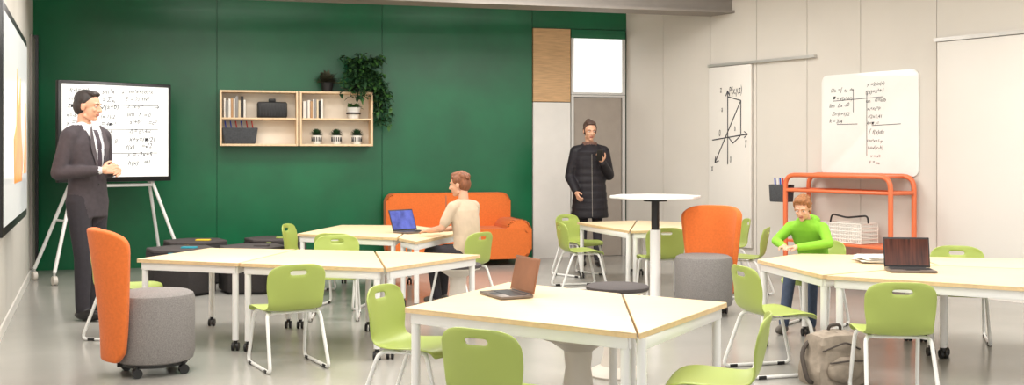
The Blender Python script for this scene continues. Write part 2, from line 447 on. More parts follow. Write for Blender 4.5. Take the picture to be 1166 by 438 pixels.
def pot(mb, c, r, h, m):
    mb.lathe([(r * 0.72, 0), (r * 0.98, h * 0.95), (r, h), (r * 0.88, h), (r * 0.86, h * 0.85)], c, m, 24)
def G(x, y, z): return GW @ Vector((x, y, z))
def succulent(x, y, r, h, pm, lm, L):
    mb = MB(); c = G(x, y, 0.15); pot(mb, c, r, h, pm)
    for k in range(90):
        a = k * 2.4; el = 0.05 + 1.3 * (k / 90.0)
        dy = math.sin(a) * math.cos(el)
        leaf(mb, c + Vector((0, 0, h * 0.9)), (math.cos(a) * math.cos(el), dy, math.sin(el)), min(L * random.uniform(.7, 1), 0.13 if dy > 0.4 else 1), L * 0.30, lm, 0.1)
    mb.build('potted_succulent')
succulent(3.22, 2.030, 0.08, 0.11, M_POTB, M_LEAFP, 0.19)
for x in (3.10, 3.33, 3.57):
    mb = MB(); c = G(x, 1.416, 0.15)
    pot(mb, c, 0.062, 0.10, M_POTW)
    for k in range(70):
        a = k * 2.4; el = 0.2 + 1.2 * (k / 70.0)
        leaf(mb, c + Vector((0, 0, 0.085)), (math.cos(a) * math.cos(el), math.sin(a) * math.cos(el), math.sin(el)), 0.10, 0.026, M_LEAF2, 0.0)
    for k in range(14):
        a = k * 0.449; mb.box(c + Vector((math.cos(a) * .056, math.sin(a) * .056, 0.055)), (0.010, 0.010, 0.05), M_POTB)
    mb.build('potted_succulent')
mb = MB(); c = G(3.53, 1.717, 0.15); pot(mb, c, 0.085, 0.13, M_POTW)
mb.lathe([(0.086, 0.05), (0.0875, 0.07)], c, M_POTB, 24)
for k in range(140):
    a = random.uniform(0, 6.28); el = random.uniform(0.1, 1.4)
    leaf(mb, c + Vector((random.uniform(-.05, .05), random.uniform(-.05, .05), 0.12)), (math.cos(a) * math.cos(el), math.sin(a) * math.cos(el), math.sin(el)), random.uniform(.05, .1), 0.034, M_LEAF, 0.3)
mb.build('potted_herb')
mb = MB(); c = G(3.60, 2.030, 0.14); pot(mb, c, 0.09, 0.14, M_POTB)
for k in range(135):
    kind = k % 3
    p0 = c + Vector((0, 0, 0.13))
    if kind == 0:      # trailing over the right end of the shelf
        end = G(3.80 + random.uniform(0.0, 0.16), 2.1 - random.uniform(0.05, 0.48), random.uniform(0.08, 0.30))
        top = G(3.76 + random.uniform(-.05, .1), 2.30 + random.uniform(-.05, .12), random.uniform(0.1, 0.26))
    elif kind == 1:    # spilling over the front edge
        end = G(3.57 + random.uniform(-.24, .26), 2.1 - random.uniform(-0.06, 0.14), random.uniform(0.28, 0.40))
        top = G(3.62 + random.uniform(-.2, .2), 2.36 + random.uniform(-.04, .1), 0.27)
    else:              # upright crown
        end = G(3.64 + random.uniform(-.26, .26), 2.32 + random.uniform(-.12, .16), random.uniform(0.08, 0.30))
        top = c + Vector((random.uniform(-.1, .1), 0, 0.34))
    pts = []
    for i in range(8):
        t = i / 7.0
        pts.append(p0 * (1 - t) ** 2 + top * 2 * t * (1 - t) + end * t * t)
    mb.tube(pts, 0.0022, M_LEAF2, 4)
    for i in range(2, 8):
        for q in range(3):
            dd = Vector((random.uniform(-1, 1), random.uniform(-1, .15), random.uniform(-.6, .7)))
            leaf(mb, pts[i], dd, random.uniform(0.05, 0.09), 0.042, random.choice([M_LEAF, M_LEAF2, M_LEAF2]), 0.3)
mb.build('hanging_potted_plant')

# ------------------------------------------------------------ sofa
mb = MB()
def gprism(poly, z0, z1, m, bev): mb.prism(poly, z0, z1, m, bev, GW, True)
gprism(rrect(3.90, 5.42, 0.08, 0.83, 0.10), 0.06, 0.28, M_ORANGE, 0.035)
gprism(rrect(3.92, 5.50, 0.08, 0.43, 0.06), 0.22, 0.85, M_ORANGE, 0.035)
gprism(rrect(5.22, 5.53, 0.08, 0.53, 0.11), 0.06, 0.84, M_ORANGE, 0.04)
for x in (4.0, 5.42):
    for z in (0.12, 0.78): mb.tube([(x, 0.0, z), (x, 0.09, z)], 0.02, M_BLACK, M=GW)
mb.tube([(4.62, 0.45, 0.282), (4.62, 0.80, 0.282)], 0.004, M_SEAM, 6, M=GW)
mb.build('orange_sofa')

# ------------------------------------------------------------ orange trolley
mb = MB()
x0, x1, z0, z1 = 2.97, 4.22, 0.06, 0.42
for z in (z0, z1):
    mb.tube([(x0, 0.06, z), (x0, 1.085, z), (x1, 1.085, z), (x1, 0.06, z)], 0.024, M_ORMET, 12, fillet=0.12, M=RW)
for x in (x0, x1):
    mb.tube([(x, 0.93, z0), (x, 0.93, z1)], 0.02, M_ORMET, M=RW)
    mb.tube([(x, 0.10, z0), (x, 0.10, z1)], 0.02, M_ORMET, M=RW)
wbox(mb, RW, x0 + 0.1, x1 - 0.1, 1.07, 1.092, z0, z1, M_ORMET, 0.004)
for z in (z0, z1): mb.tube([(x0, 0.93, z), (x1, 0.93, z)], 0.018, M_ORMET, M=RW)
wbox(mb, RW, x0, x1, 0.40, 0.425, z0, z1, M_ORMET, 0.004)
wbox(mb, RW, x0, x1, 0.12, 0.145, z0, z1, M_ORMET, 0.004)
for x in (x0, x1):
    for z in (z0, z1):
        mb.tube([(x - 0.012, 0.035, z), (x + 0.012, 0.035, z)], 0.035, M_BLACK, 14, M=RW)
mb.build('orange_storage_trolley')
mb = MB()
def rbasket(xa, xb, ya, yb, za, zb, m):
    t = 0.01
    wbox(mb, RW, xa, xb, ya, ya + t, za, zb, m, 0.002)
    nx = int((xb - xa) / 0.022)
    for i in range(nx + 1):
        x = xa + (xb - xa) * i / nx
        for z in (za, zb): mb.tube([(x, ya, z), (x, yb, z)], 0.0065, m, 5, M=RW)
    for k in range(6):
        y = ya + (yb - ya) * k / 5
        for z in (za, zb): mb.tube([(xa, y, z), (xb, y, z)], 0.0065, m, 5, M=RW)
        for x in (xa, xb): mb.tube([(x, y, za), (x, y, zb)], 0.0065, m, 5, M=RW)
rbasket(3.38, 3.86, 0.434, 0.62, 0.12, 0.38, M_BASKW)
mb.tube([(3.40, 0.62, 0.25), (3.42, 0.70, 0.25), (3.60, 0.67, 0.25), (3.84, 0.70, 0.25), (3.85, 0.62, 0.25)], 0.009, M_BLACK, 8, fillet=0.04, M=RW)
mb.build('white_wire_basket')
mb = MB()
mb.prism([(2.74, 0.80), (2.93, 0.80), (2.945, 0.98), (2.725, 0.98)], 0.25, 0.40, M_BASKG, 0.008, RW)
for k in range(5):
    x = 2.76 + k * 0.035; mb.tube([(x, 0.94, 0.33), (x - 0.01, 1.05, 0.33)], 0.009, [M_BLUE, M_WHITE, M_BLUE, M_RED, M_WHITE][k], 6, M=RW)
mb.tube([(2.93, 0.975, 0.33), (2.965, 0.975, 0.33)], 0.008, M_BLACK, M=RW)
mb.build('hanging_marker_bin')

# ------------------------------------------------------------ tables
TH = 0.585
def inset(poly, d):
    n = len(poly); A = sum(poly[i][0] * poly[(i + 1) % n][1] - poly[(i + 1) % n][0] * poly[i][1] for i in range(n))
    P = [Vector((p[0], p[1])) for p in (poly if A > 0 else poly[::-1])]; out = []
    for i in range(n):
        a, b_, c_ = P[i - 1], P[i], P[(i + 1) % n]
        d1 = (b_ - a).normalized(); d2 = (c_ - b_).normalized()
        n1 = Vector((-d1.y, d1.x)); n2 = Vector((-d2.y, d2.x))
        k = (n1 + n2); k = k / max(0.35, k.dot(n1)); out.append(tuple(b_ + k * d))
    return out
def table(poly, caster=True, h=TH):
    mb = MB()
    p = inset(poly, 0.003)
    mb.prism(p, h - 0.006, h, M_MAPLE, 0.002)
    mb.prism(p, h - 0.024, h - 0.006, M_PLY)
    q = inset(poly, 0.03)
    n = len(q)
    for i in range(n):
        a = Vector((q[i][0], q[i][1], h - 0.05)); b_ = Vector((q[(i + 1) % n][0], q[(i + 1) % n][1], h - 0.05))
        L = (b_ - a).length; ang = math.atan2(b_.y - a.y, b_.x - a.x)
        mb.box((a + b_) / 2, (L, 0.022, 0.05), M_WHITE, 0.003, rot=Matrix.Rotation(ang, 4, 'Z'))
    for (x, y) in inset(poly, 0.042):
        z0 = 0.07 if caster else 0.012
        mb.tube([(x, y, z0), (x, y, h - 0.026)], 0.021, M_WHITE, 16)
        if caster:
            mb.tube([(x, y, 0.075), (x, y, 0.045)], 0.013, M_BLACK)
            for dx in (-0.015, 0.015): mb.tube([(x + dx - 0.008, y, 0.0275), (x + dx + 0.008, y, 0.0275)], 0.0275, M_BLACK, 16)
        else:
            mb.tube([(x, y, 0.0), (x, y, 0.014)], 0.022, M_BLACK)
    mb.build('classroom_table')
# front pair
table([(-0.503, 4.91), (0.500, 4.205), (0.56, 5.40), (-0.02, 5.88)], False)
table([(0.506, 4.195), (1.04, 5.08), (0.566, 5.40)], False)
# left group
table([(-2.56, 7.18), (-1.795, 6.91), (-1.62, 7.90), (-2.30, 8.02)])
table([(-1.785, 6.905), (-0.80, 6.60), (-1.02, 7.78), (-1.61, 7.90)])
table([(-0.79, 6.60), (-0.22, 7.48), (-1.01, 7.78)])
# middle back group
table([(-1.93, 9.45), (-0.98, 9.00), (-0.98, 10.55), (-1.72, 10.62)])
table([(-0.97, 8.98), (-0.78, 8.60), (-0.45, 9.65), (-0.97, 10.53)])
# group by the door
table([(0.68, 11.05), (1.09, 9.80), (1.34, 11.35)])
table([(1.10, 9.80), (1.72, 10.0), (1.90, 11.0), (1.35, 11.35)])
# right group
table([(1.66, 7.14), (1.835, 6.23), (2.735, 6.76), (2.80, 7.36), (2.08, 7.58)])
table([(1.85, 6.21), (2.82, 5.62), (3.5, 6.4), (2.74, 6.75)])
table([(2.745, 6.77), (3.505, 6.42), (3.85, 7.1), (2.81, 7.35)])

# standing-height round table
mb = MB()
mb.lathe([(0.375, 0.925), (0.385, 0.93), (0.385, 0.945), (0.378, 0.95)], (0, 0, 0), M_WHITE, 8, smooth=False)
mb.lathe([(0.10, 0.90), (0.10, 0.925)], (0, 0, 0), M_BLACK, 24)
mb.lathe([(0.034, 0.64), (0.034, 0.91)], (0, 0, 0), M_BLACK, 24)
mb.lathe([(0.045, 0.02), (0.045, 0.66)], (0, 0, 0), M_WHITE, 24)
mb.lathe([(0.27, 0.0), (0.27, 0.012), (0.06, 0.025)], (0, 0, 0), M_WHITE, 40)
mb.build('standing_height_table', (1.21, 8.9, 0))

# ------------------------------------------------------------ student chair
def chair_mesh():
    mb = MB()
    prof = [(.205, .325, .178), (.198, .345, .19), (.17, .358, .196), (.11, .362, .197), (.04, .357, .195), (-.03, .352, .19), (-.09, .351, .182), (-.135, .358, .174),
            (-.163, .382, .170), (-.178, .42, .172), (-.188, .46, .178), (-.197, .50, .182), (-.205, .54, .183), (-.212, .578, .181), (-.216, .602, .178), (-.220, .626, .168), (-.222, .642, .148)]
    NU = 14; vs = []; fs = []
    for j, (y, z, w) in enumerate(prof):
        for i in range(NU + 1):
            u = -1 + 2 * i / NU
            back = max(0, min(1, (z - .37) / .12)) if y < -.1 else 0
            yy = y + back * 0.035 * u * u; zz = z + (1 - back) * (0.012 * u * u * (1 if y < .15 else 0.2))
            if j >= 14: zz -= 0.022 * abs(u) ** 4
            if j <= 1: yy -= 0.02 * abs(u) ** 4
            vs.append((u * w, yy, zz))
    for j in range(len(prof) - 1):
        for i in range(NU):
            if j == 13 and 5 <= i < NU - 5: continue
            fs.append((j * (NU + 1) + i, j * (NU + 1) + i + 1, (j + 1) * (NU + 1) + i + 1, (j + 1) * (NU + 1) + i))
    V, F = eval_mods(vs, fs, [('SOLIDIFY', dict(thickness=0.011, offset=0.0)), ('SUBSURF', dict(levels=1, render_levels=1))])
    mb.add(V, F, M_LIME, True)
    for sx in (-1, 1):
        x = 0.165 * sx
        mb.tube([(x * 0.75, 0.10, 0.345), (x, 0.14, 0.335), (x * 1.1, 0.22, 0.011), (x * 1.1, -0.24, 0.011), (x, -0.12, 0.34), (x * 0.75, -0.06, 0.338)], 0.011, M_WHITE, 10, fillet=0.045)
        for y in (0.15, -0.17): mb.box((x * 1.1, y, 0.010), (0.026, 0.05, 0.02), M_BLACK, 0.003)
        mb.box((x * 0.8, 0.02, 0.338), (0.02, 0.2, 0.012), M_WHITE, 0.003)
    mb.tube([(-0.13, 0.10, 0.342), (0.13, 0.10, 0.342)], 0.009, M_WHITE)
    mb.tube([(-0.13, -0.06, 0.335), (0.13, -0.06, 0.335)], 0.009, M_WHITE)
    return mb.mesh('student_chair')
CH = chair_mesh()
def chair(x, y, fx, fy): return place(CH, 'student_chair', (x, y, 0), math.atan2(fy, fx) - math.pi / 2)
chair(-1.38, 6.48, -0.5, 0.87)
chair(-1.40, 8.35, 0.1, -1)
chair(-1.92, 9.90, 1.0, -0.15)
chair(-1.45, 8.98, 0.2, 1.0)
chair(-2.74, 7.50, 1.0, -0.1)
chair(-0.47, 5.22, 0.91, -0.38)
chair(-0.03, 4.17, 0.5, 0.86)
chair(0.86, 4.42, -0.95, 0.28)
chair(1.56, 6.30, 0.95, 0.25)
chair(2.03, 5.62, 0.12, 1.0)
chair(3.12, 7.36, -0.35, -1.0)
chair(0.66, 10.25, 1.0, 0.25)
chair(0.72, 11.30, 0.8, -0.9)
chair(1.36, 9.62, -0.1, 1.0)
chair(2.12, 9.60, -1.0, 0.4)
chair(2.20, 10.75, -1.0, 0.0)
chair(-0.42, 9.02, -0.8, 0.6)
chair(2.28, 7.95, -0.6, -0.8)

# ------------------------------------------------------------ stools
def stool(x, y, h):
    mb = MB()
    mb.lathe([(0.17, 0.0), (0.175, 0.012), (0.16, 0.03), (0.10, 0.06), (0.082, 0.12), (0.062, h * 0.6), (0.07, h - 0.1), (0.15, h - 0.045), (0.175, h - 0.04), (0.18, h - 0.03)], (0, 0, 0), M_STGREY, 36)
    mb.lathe([(0.178, h - 0.03), (0.185, h - 0.022), (0.185, h - 0.008), (0.172, h), (0.0, h + 0.002)], (0, 0, 0), M_CHAR2, 36)
    mb.build('wobble_stool', (x, y, 0))
stool(0.62, 6.2, 0.53); stool(-0.42, 8.18, 0.45); stool(0.32, 5.1, 0.45)

# ------------------------------------------------------------ orange high-back pouf chairs
def lounge(x, y, fx, fy):
    mb = MB()
    mb.lathe([(0.20, 0.075), (0.222, 0.085), (0.232, 0.12), (0.232, 0.44), (0.222, 0.468), (0.195, 0.482), (0.0, 0.488)], (0, 0.02, 0), M_TWEED, 48)
    mb.lathe([(0.19, 0.055), (0.19, 0.08)], (0, 0.02, 0), M_BLACK, 32)
    NU, NV = 16, 14; vs = []; fs = []
    for j in range(NV + 1):
        t = j / NV; z = 0.10 + 0.77 * t
        half = math.radians(40 + 24 * t - (8 if j == 0 else 0) - 7 * max(0, t - 0.9) * 10)
        off = 0.015 + 0.08 * max(0, t - 0.2) ** 1.3
        for i in range(NU + 1):
            u = -1 + 2 * i / NU; a = -math.pi / 2 + u * half
            R = 0.262 + 0.02 * t
            zz = z - (0.05 * abs(u) ** 4 if j == NV else (0.02 * abs(u) ** 4 if j == NV - 1 else 0))
            vs.append((R * math.cos(a), 0.02 + R * math.sin(a) - off, zz))
    for j in range(NV):
        for i in range(NU):
            fs.append((j * (NU + 1) + i, j * (NU + 1) + i + 1, (j + 1) * (NU + 1) + i + 1, (j + 1) * (NU + 1) + i))
    V, F = eval_mods(vs, fs, [('SOLIDIFY', dict(thickness=0.05, offset=0.0)), ('BEVEL', dict(width=0.012, segments=2, limit_method='ANGLE')), ('SUBSURF', dict(levels=1, render_levels=1))])
    mb.add(V, F, M_ORANGE, True)
    for a in (45, 135, 225, 315):
        cx, cy = 0.19 * math.cos(math.radians(a)), 0.02 + 0.19 * math.sin(math.radians(a))
        mb.tube([(cx, cy, 0.03), (cx, cy, 0.07)], 0.012, M_BLACK)
        for dx in (-0.014, 0.014): mb.tube([(cx + dx - 0.009, cy, 0.028), (cx + dx + 0.009, cy, 0.028)], 0.028, M_BLACK, 18)
    mb.tube([(-0.02, 0.23, 0.06), (-0.02, -0.19, 0.06)], 0.012, M_BLACK)
    mb.build('orange_lounge_chair', (x, y, 0), math.atan2(fy, fx) - math.pi / 2)
lounge(-2.15, 6.28, 0.84, 0.54)
lounge(1.56, 8.55, -0.45, -0.88)

# ------------------------------------------------------------ dark poufs
def pouf(x, y, r, rot, acc):
    mb = MB()
    pl = [(r * math.cos(math.radians(60 * k + rot)), r * math.sin(math.radians(60 * k + rot))) for k in range(6)]
    mb.prism(pl, 0.02, 0.40, M_CHAR, 0.015)
    mb.prism([(a * 0.985, b * 0.985) for a, b in pl], 0.398, 0.43, M_CHAR2, 0.012)
    mb.prism([(a * 0.9, b * 0.9) for a, b in pl], 0.0, 0.022, M_BLACK)
    mb.box((0.0, -r * 0.875, 0.36), (0.05, 0.012, 0.09), acc, 0.003)
    mb.box((r * 0.3, -r * 0.2, 0.436), (0.14, 0.07, 0.014), acc, 0.004)
    mb.build('hexagonal_pouf', (x, y, 0))
pouf(-3.08, 9.80, 0.33, 0, M_TEAL)
pouf(-3.20, 10.65, 0.33, 0, M_YEL)
pouf(-2.46, 10.0, 0.33, 0, M_CHAR2)
pouf(-2.46, 10.95, 0.33, 0, M_LIME)

# ------------------------------------------------------------ laptops
def laptop(x, y, fx, fy, scr, lid, sc=1.0, tilt=15, h=TH):
    mb = MB(); w, d = 0.31 * sc, 0.21 * sc
    mb.box((0, 0, 0.008), (w, d, 0.014), M_LAPG, 0.004)
    mb.box((0, d * 0.08, 0.0157), (w * 0.88, d * 0.5, 0.002), M_KEYS)
    mb.box((0, -d * 0.32, 0.0157), (w * 0.3, d * 0.24, 0.0012), M_KEYS)
    R = Matrix.Translation((0, d / 2, 0.016)) @ Matrix.Rotation(math.radians(-tilt), 4, 'X')
    mb.box((0, 0.0, d / 2), (w, 0.007, d), lid, 0.003, M=R)
    mb.box((0, -0.0042, d / 2), (w * 0.94, 0.001, d * 0.88), scr, M=R)
    mb.tube([(-w * 0.4, d / 2, 0.014), (w * 0.4, d / 2, 0.014)], 0.006, M_KEYS)
    mb.build('laptop', (x, y, h + 0.0012), math.atan2(fy, fx) + math.pi / 2)
laptop(-0.03, 5.30, -0.90, -0.44, M_COPPER, M_COPPER, 0.85, 12)
laptop(-0.90, 9.55, 0.75, -0.66, M_SCRB, M_KEYS, 0.95, 20)
laptop(2.42, 6.40, -0.15, -1.0, M_SCRD, M_KEYS, 0.88, 12)
mb = MB()
for k in range(9):
    mb.box((random.uniform(-.03, .03), random.uniform(-.03, .03), 0.004 + k * 0.004), (0.21, 0.29, 0.003), M_PAPER, rot=Matrix.Rotation(random.uniform(-.5, .3), 4, 'Z'))
mb.build('stack_of_papers', (2.42, 7.0, TH + 0.001))

# ------------------------------------------------------------ backpack
mb = MB()
b = bmesh.new(); bmesh.ops.create_cube(b, size=1.0)
bmesh.ops.subdivide_edges(b, edges=b.edges[:], cuts=5, use_grid_fill=True)
for v in b.verts:
    p = v.co.copy(); q = p.normalized() * 0.62
    p = p.lerp(q, 0.45)
    top = (p.z + 0.5)
    p.x *= (1.0 - 0.28 * top); p.y *= (1.0 - 0.3 * top)
    nz_ = 0.02 * math.sin(p.x * 14 + p.z * 9) + 0.015 * math.sin(p.y * 17 + p.z * 12)
    v.co = Vector((p.x * 0.36 + nz_ * 0.5, p.y * 0.24 + nz_ * 0.5, max(0.0, 0.14 + p.z * 0.30)))
mb.bm(b, M_BAG, True)
mb.ell((0.0, -0.115, 0.095), (0.115, 0.045, 0.075), M_BAG)
mb.tube([(-0.11, -0.13, 0.14), (0.0, -0.165, 0.155), (0.11, -0.13, 0.14)], 0.005, M_BAGD, fillet=0.03)
mb.tube([(-0.13, -0.09, 0.20), (0.0, -0.12, 0.25), (0.12, -0.09, 0.20)], 0.005, M_BAGD, fillet=0.03)
mb.tube([(-0.03, 0.0, 0.28), (-0.03, -0.01, 0.33), (0.05, -0.01, 0.33), (0.05, 0.0, 0.28)], 0.009, M_BAGD, fillet=0.03)
for sx in (-1, 1):
    mb.tube([(0.06 * sx, 0.05, 0.27), (0.2 * sx, 0.02, 0.2), (0.21 * sx, -0.06, 0.03), (0.13 * sx, -0.02, 0.02)], 0.013, M_BAGD, fillet=0.07)
mb.build('backpack', (1.82, 5.99, 0), 0.35)

# ------------------------------------------------------------ people
class Body:
    def __init__(s): s.p = []
    def cap(s, a, b, ra, rb, m): s.p.append(('c', Vector(a), Vector(b), ra, rb, m))
    def ell(s, c, r, m): s.p.append(('e', Vector(c), Vector(r), 0, 0, m))
    def loft(s, rings, m): s.p.append(('l', [(Vector(c), rx, ry) for c, rx, ry in rings], None, 0, 0, m))
    def out(s, mb, M, voxel, smooth=4, override=None):
        t = MB()
        for p in s.p:
            if p[0] == 'c':
                _, a, b_, ra, rb, m = p
                t.ell(a, (ra, ra, ra), m, sub=2); t.ell(b_, (rb, rb, rb), m, sub=2)
                if (b_ - a).length > 1e-4: t.tube([a, b_], ra, m, 14, r2=rb)
            elif p[0] == 'e': t.ell(p[1], p[2], p[5])
            else:
                rings = p[1]; n = 24; vs = []; fs = []
                for c, rx, ry in rings:
                    for k in range(n):
                        a = 2 * math.pi * k / n; vs.append((c.x + rx * math.cos(a), c.y + ry * math.sin(a), c.z))
                for i in range(len(rings) - 1):
                    for k in range(n):
                        j = (k + 1) % n; fs.append((i * n + k, i * n + j, (i + 1) * n + j, (i + 1) * n + k))
                fs.append(tuple(range(n))[::-1]); fs.append(tuple((len(rings) - 1) * n + k for k in range(n)))
                t.add(vs, fs, p[5])
        V, F = eval_mods(t.v, t.f, [('REMESH', dict(mode='VOXEL', voxel_size=voxel)), ('SMOOTH', dict(iterations=smooth, factor=0.5))])
        va = np.array([tuple(v) for v in V])
        cen = np.array([va[list(f)].mean(axis=0) for f in F])
        best = np.full(len(F), 1e9); idx = np.zeros(len(F), int)
        def seg(a, b_, ra, rb):
            a = np.array(a); b2 = np.array(b_); d = b2 - a; L = max(1e-9, d.dot(d))
            tt = np.clip(((cen - a) @ d) / L, 0, 1); q = a + tt[:, None] * d
            return np.linalg.norm(cen - q, axis=1) - (ra + (rb - ra) * tt)
        for i, p in enumerate(s.p):
            if p[0] == 'c': d = seg(p[1], p[2], p[3], p[4])
            elif p[0] == 'e':
                r = np.array(p[2]); d = (np.linalg.norm((cen - np.array(p[1])) / r, axis=1) - 1) * r.min()
            else:
                d = np.full(len(F), 1e9)
                for (c0, x0_, y0_), (c1, x1_, y1_) in zip(p[1][:-1], p[1][1:]):
                    tt = (cen[:, 2] - c0.z) / (c1.z - c0.z); tc = np.clip(tt, 0, 1)
                    cx = c0.x + (c1.x - c0.x) * tc; cy = c0.y + (c1.y - c0.y) * tc; rx = x0_ + (x1_ - x0_) * tc; ry = y0_ + (y1_ - y0_) * tc
                    dd = (np.sqrt(((cen[:, 0] - cx) / rx) ** 2 + ((cen[:, 1] - cy) / ry) ** 2) - 1) * np.minimum(rx, ry)
                    dz = np.abs(tt - tc) * abs(c1.z - c0.z)
                    d = np.minimum(d, np.maximum(dd, 0) + dz + np.minimum(dd, 0))
            k = d < best; best[k] = d[k]; idx[k] = i
        mats = [s.p[i][5] for i in idx]
        if override:
            for i in range(len(F)):
                o = override(cen[i], mats[i])
                if o is not None: mats[i] = o
        mb.add(V, F, mats, True, M)

def add_hand(mb, M, wrist, d, n, side, curl=0.5, skin=M_SKIN, k=1.0):
    """hand starting at the wrist, pointing along d, palm facing n; side=+1/-1 thumb side"""
    d = Vector(d).normalized(); n = Vector(n); n = (n - d * n.dot(d)).normalized(); s_ = d.cross(n) * side
    w = Vector(wrist); b = Body()
    b.cap(w, w + d * 0.03 * k, 0.024 * k, 0.026 * k, skin)
    for q in (-0.026, -0.009, 0.009, 0.026):
        b.cap(w + d * 0.03 * k + s_ * q * 0.7 * k, w + d * 0.085 * k + s_ * q * k, 0.0145 * k, 0.0125 * k, skin)
    for q, L in ((0.029, 0.070), (0.010, 0.080), (-0.010, 0.074), (-0.029, 0.058)):
        p = w + d * 0.085 * k + s_ * q * k; ang = curl * 0.6
        for j in range(3):
            seg_ = L * k * (0.45, 0.31, 0.24)[j]; dd = d * math.cos(ang) + n * math.sin(ang) + s_ * q * 1.5
            e_ = p + dd.normalized() * seg_
            b.cap(p, e_, (0.0092 - j * 0.0007) * k, (0.0085 - j * 0.0007) * k, skin); p = e_; ang += curl
    p = w + d * 0.03 * k + s_ * 0.022 * k
    for j, dd in enumerate((d * 0.6 + s_ * 0.8 + n * 0.15, d * 0.8 + s_ * 0.45 + n * 0.35, d * 0.9 + s_ * 0.1 + n * 0.5)):
        e_ = p + dd.normalized() * (0.036, 0.031, 0.025)[j] * k
        b.cap(p, e_, (0.013 - j * 0.0015) * k, (0.0115 - j * 0.0015) * k, skin); p = e_
    b.out(mb, M, 0.0045, 2)

def add_head(mb, M, c, yaw, pitch, hair, style='short', skin=M_SKIN, neck=None):
    T = M @ Matrix.Translation(c) @ Matrix.Rotation(yaw, 4, 'Z') @ Matrix.Rotation(-pitch, 4, 'X')
    b = Body()
    b.ell((0, -0.012, 0.03), (0.075, 0.094, 0.087), skin)
    b.ell((0, 0.022, -0.03), (0.059, 0.066, 0.078), skin)
    b.ell((0, 0.060, -0.092), (0.024, 0.022, 0.02), skin)
    b.cap((-.045, -0.0, -.075), (0, .05, -.096), 0.018, 0.018, skin); b.cap((.045, 0, -.075), (0, .05, -.096), 0.018, 0.018, skin)
    b.cap((0, .083, .012), (0, .103, -.026), 0.008, 0.0125, skin)
    b.ell((.011, .092, -.03), (.009, .011, .008), skin); b.ell((-.011, .092, -.03), (.009, .011, .008), skin)
    b.cap((-.045, .07, .026), (-.012, .086, .026), .009, .008, skin); b.cap((.045, .07, .026), (.012, .086, .026), .009, .008, skin)
    for sx in (-1, 1):
        b.ell((.078 * sx, -.008, -.008), (.009, .019, .031), skin)
        b.ell((.034 * sx, .066, -.022), (.02, .016, .018), skin)
    b.ell((0, .083, -.0555), (.023, .009, .0065), M_LIP); b.ell((0, .082, -.065), (.019, .009, .0065), M_LIP)
    b.out(mb, T, 0.0055, 2)
    # neck runs from the skull base down into the collar
    b2 = Body(); nb = Vector(neck) if neck is not None else Vector(c) + Vector((0, -.045, -.19))
    hc = Vector(c) + (Matrix.Rotation(yaw, 3, 'Z') @ Matrix.Rotation(-pitch, 3, 'X')) @ Vector((0, -.030, -.05))
    b2.cap(hc, nb, .048, .054, skin)
    b2.out(mb, M, 0.009, 2)
    for sx in (-1, 1):
        mb.ell((.031 * sx, .0745, .006), (.0120, .0092, .0062), M_EYE, T, 2)
        mb.ell((.031 * sx, .0822, .006), (.0056, .0033, .0054), M_IRIS, T, 2)
        mb.tube([(.048 * sx, .072, .026), (.03 * sx, .0875, .031), (.014 * sx, .091, .027)], .003, hair, 6, M=T)
    h = Body()
    h.ell((0, -.028, .052), (.083, .092, .080), hair)
    h.ell((0, -.055, .0), (.078, .066, .082), hair)
    h.ell((0, .018, .102), (.062, .056, .027), hair)
    h.cap((-.04, .045, .100), (.045, .050, .098), .018, .015, hair)
    for sx in (-1, 1): h.cap((.072 * sx, .0, .045), (.075 * sx, -.012, .01), .012, .008, hair)
    if style == 'messy':
        for sx in (-1, 1):
            h.ell((.066 * sx, -.01, .045), (.024, .055, .045), hair)
            h.cap((.066 * sx, .03, .075), (.076 * sx, .018, .03), .016, .009, hair)
        for k in range(44):
            a = random.uniform(0, 6.28); el = random.uniform(0.0, 1.4)
            p = Vector((.080 * math.cos(a) * math.cos(el), -.028 + .090 * math.sin(a) * math.cos(el), .050 + .076 * math.sin(el)))
            if p.y > .0 and p.z < .10: continue
            d_ = Vector((p.x * .12, p.y * .12, -0.014))
            h.cap(p, p + d_, .013, .009, hair)
        for k in range(6):
            x = -.052 + .02 * k; h.cap((x * .8, .035, .105), (x, .072 - abs(x) * .25, .066), .015, .007, hair)
    if style == 'bun':
        h.ell((0, -.085, .105), (.036, .036, .032), hair)
        h.cap((-.07, .01, .05), (-.074, .0, -.03), .014, .008, hair); h.cap((.07, .01, .05), (.074, .0, -.03), .014, .008, hair)
    h.out(mb, T, 0.006, 2)

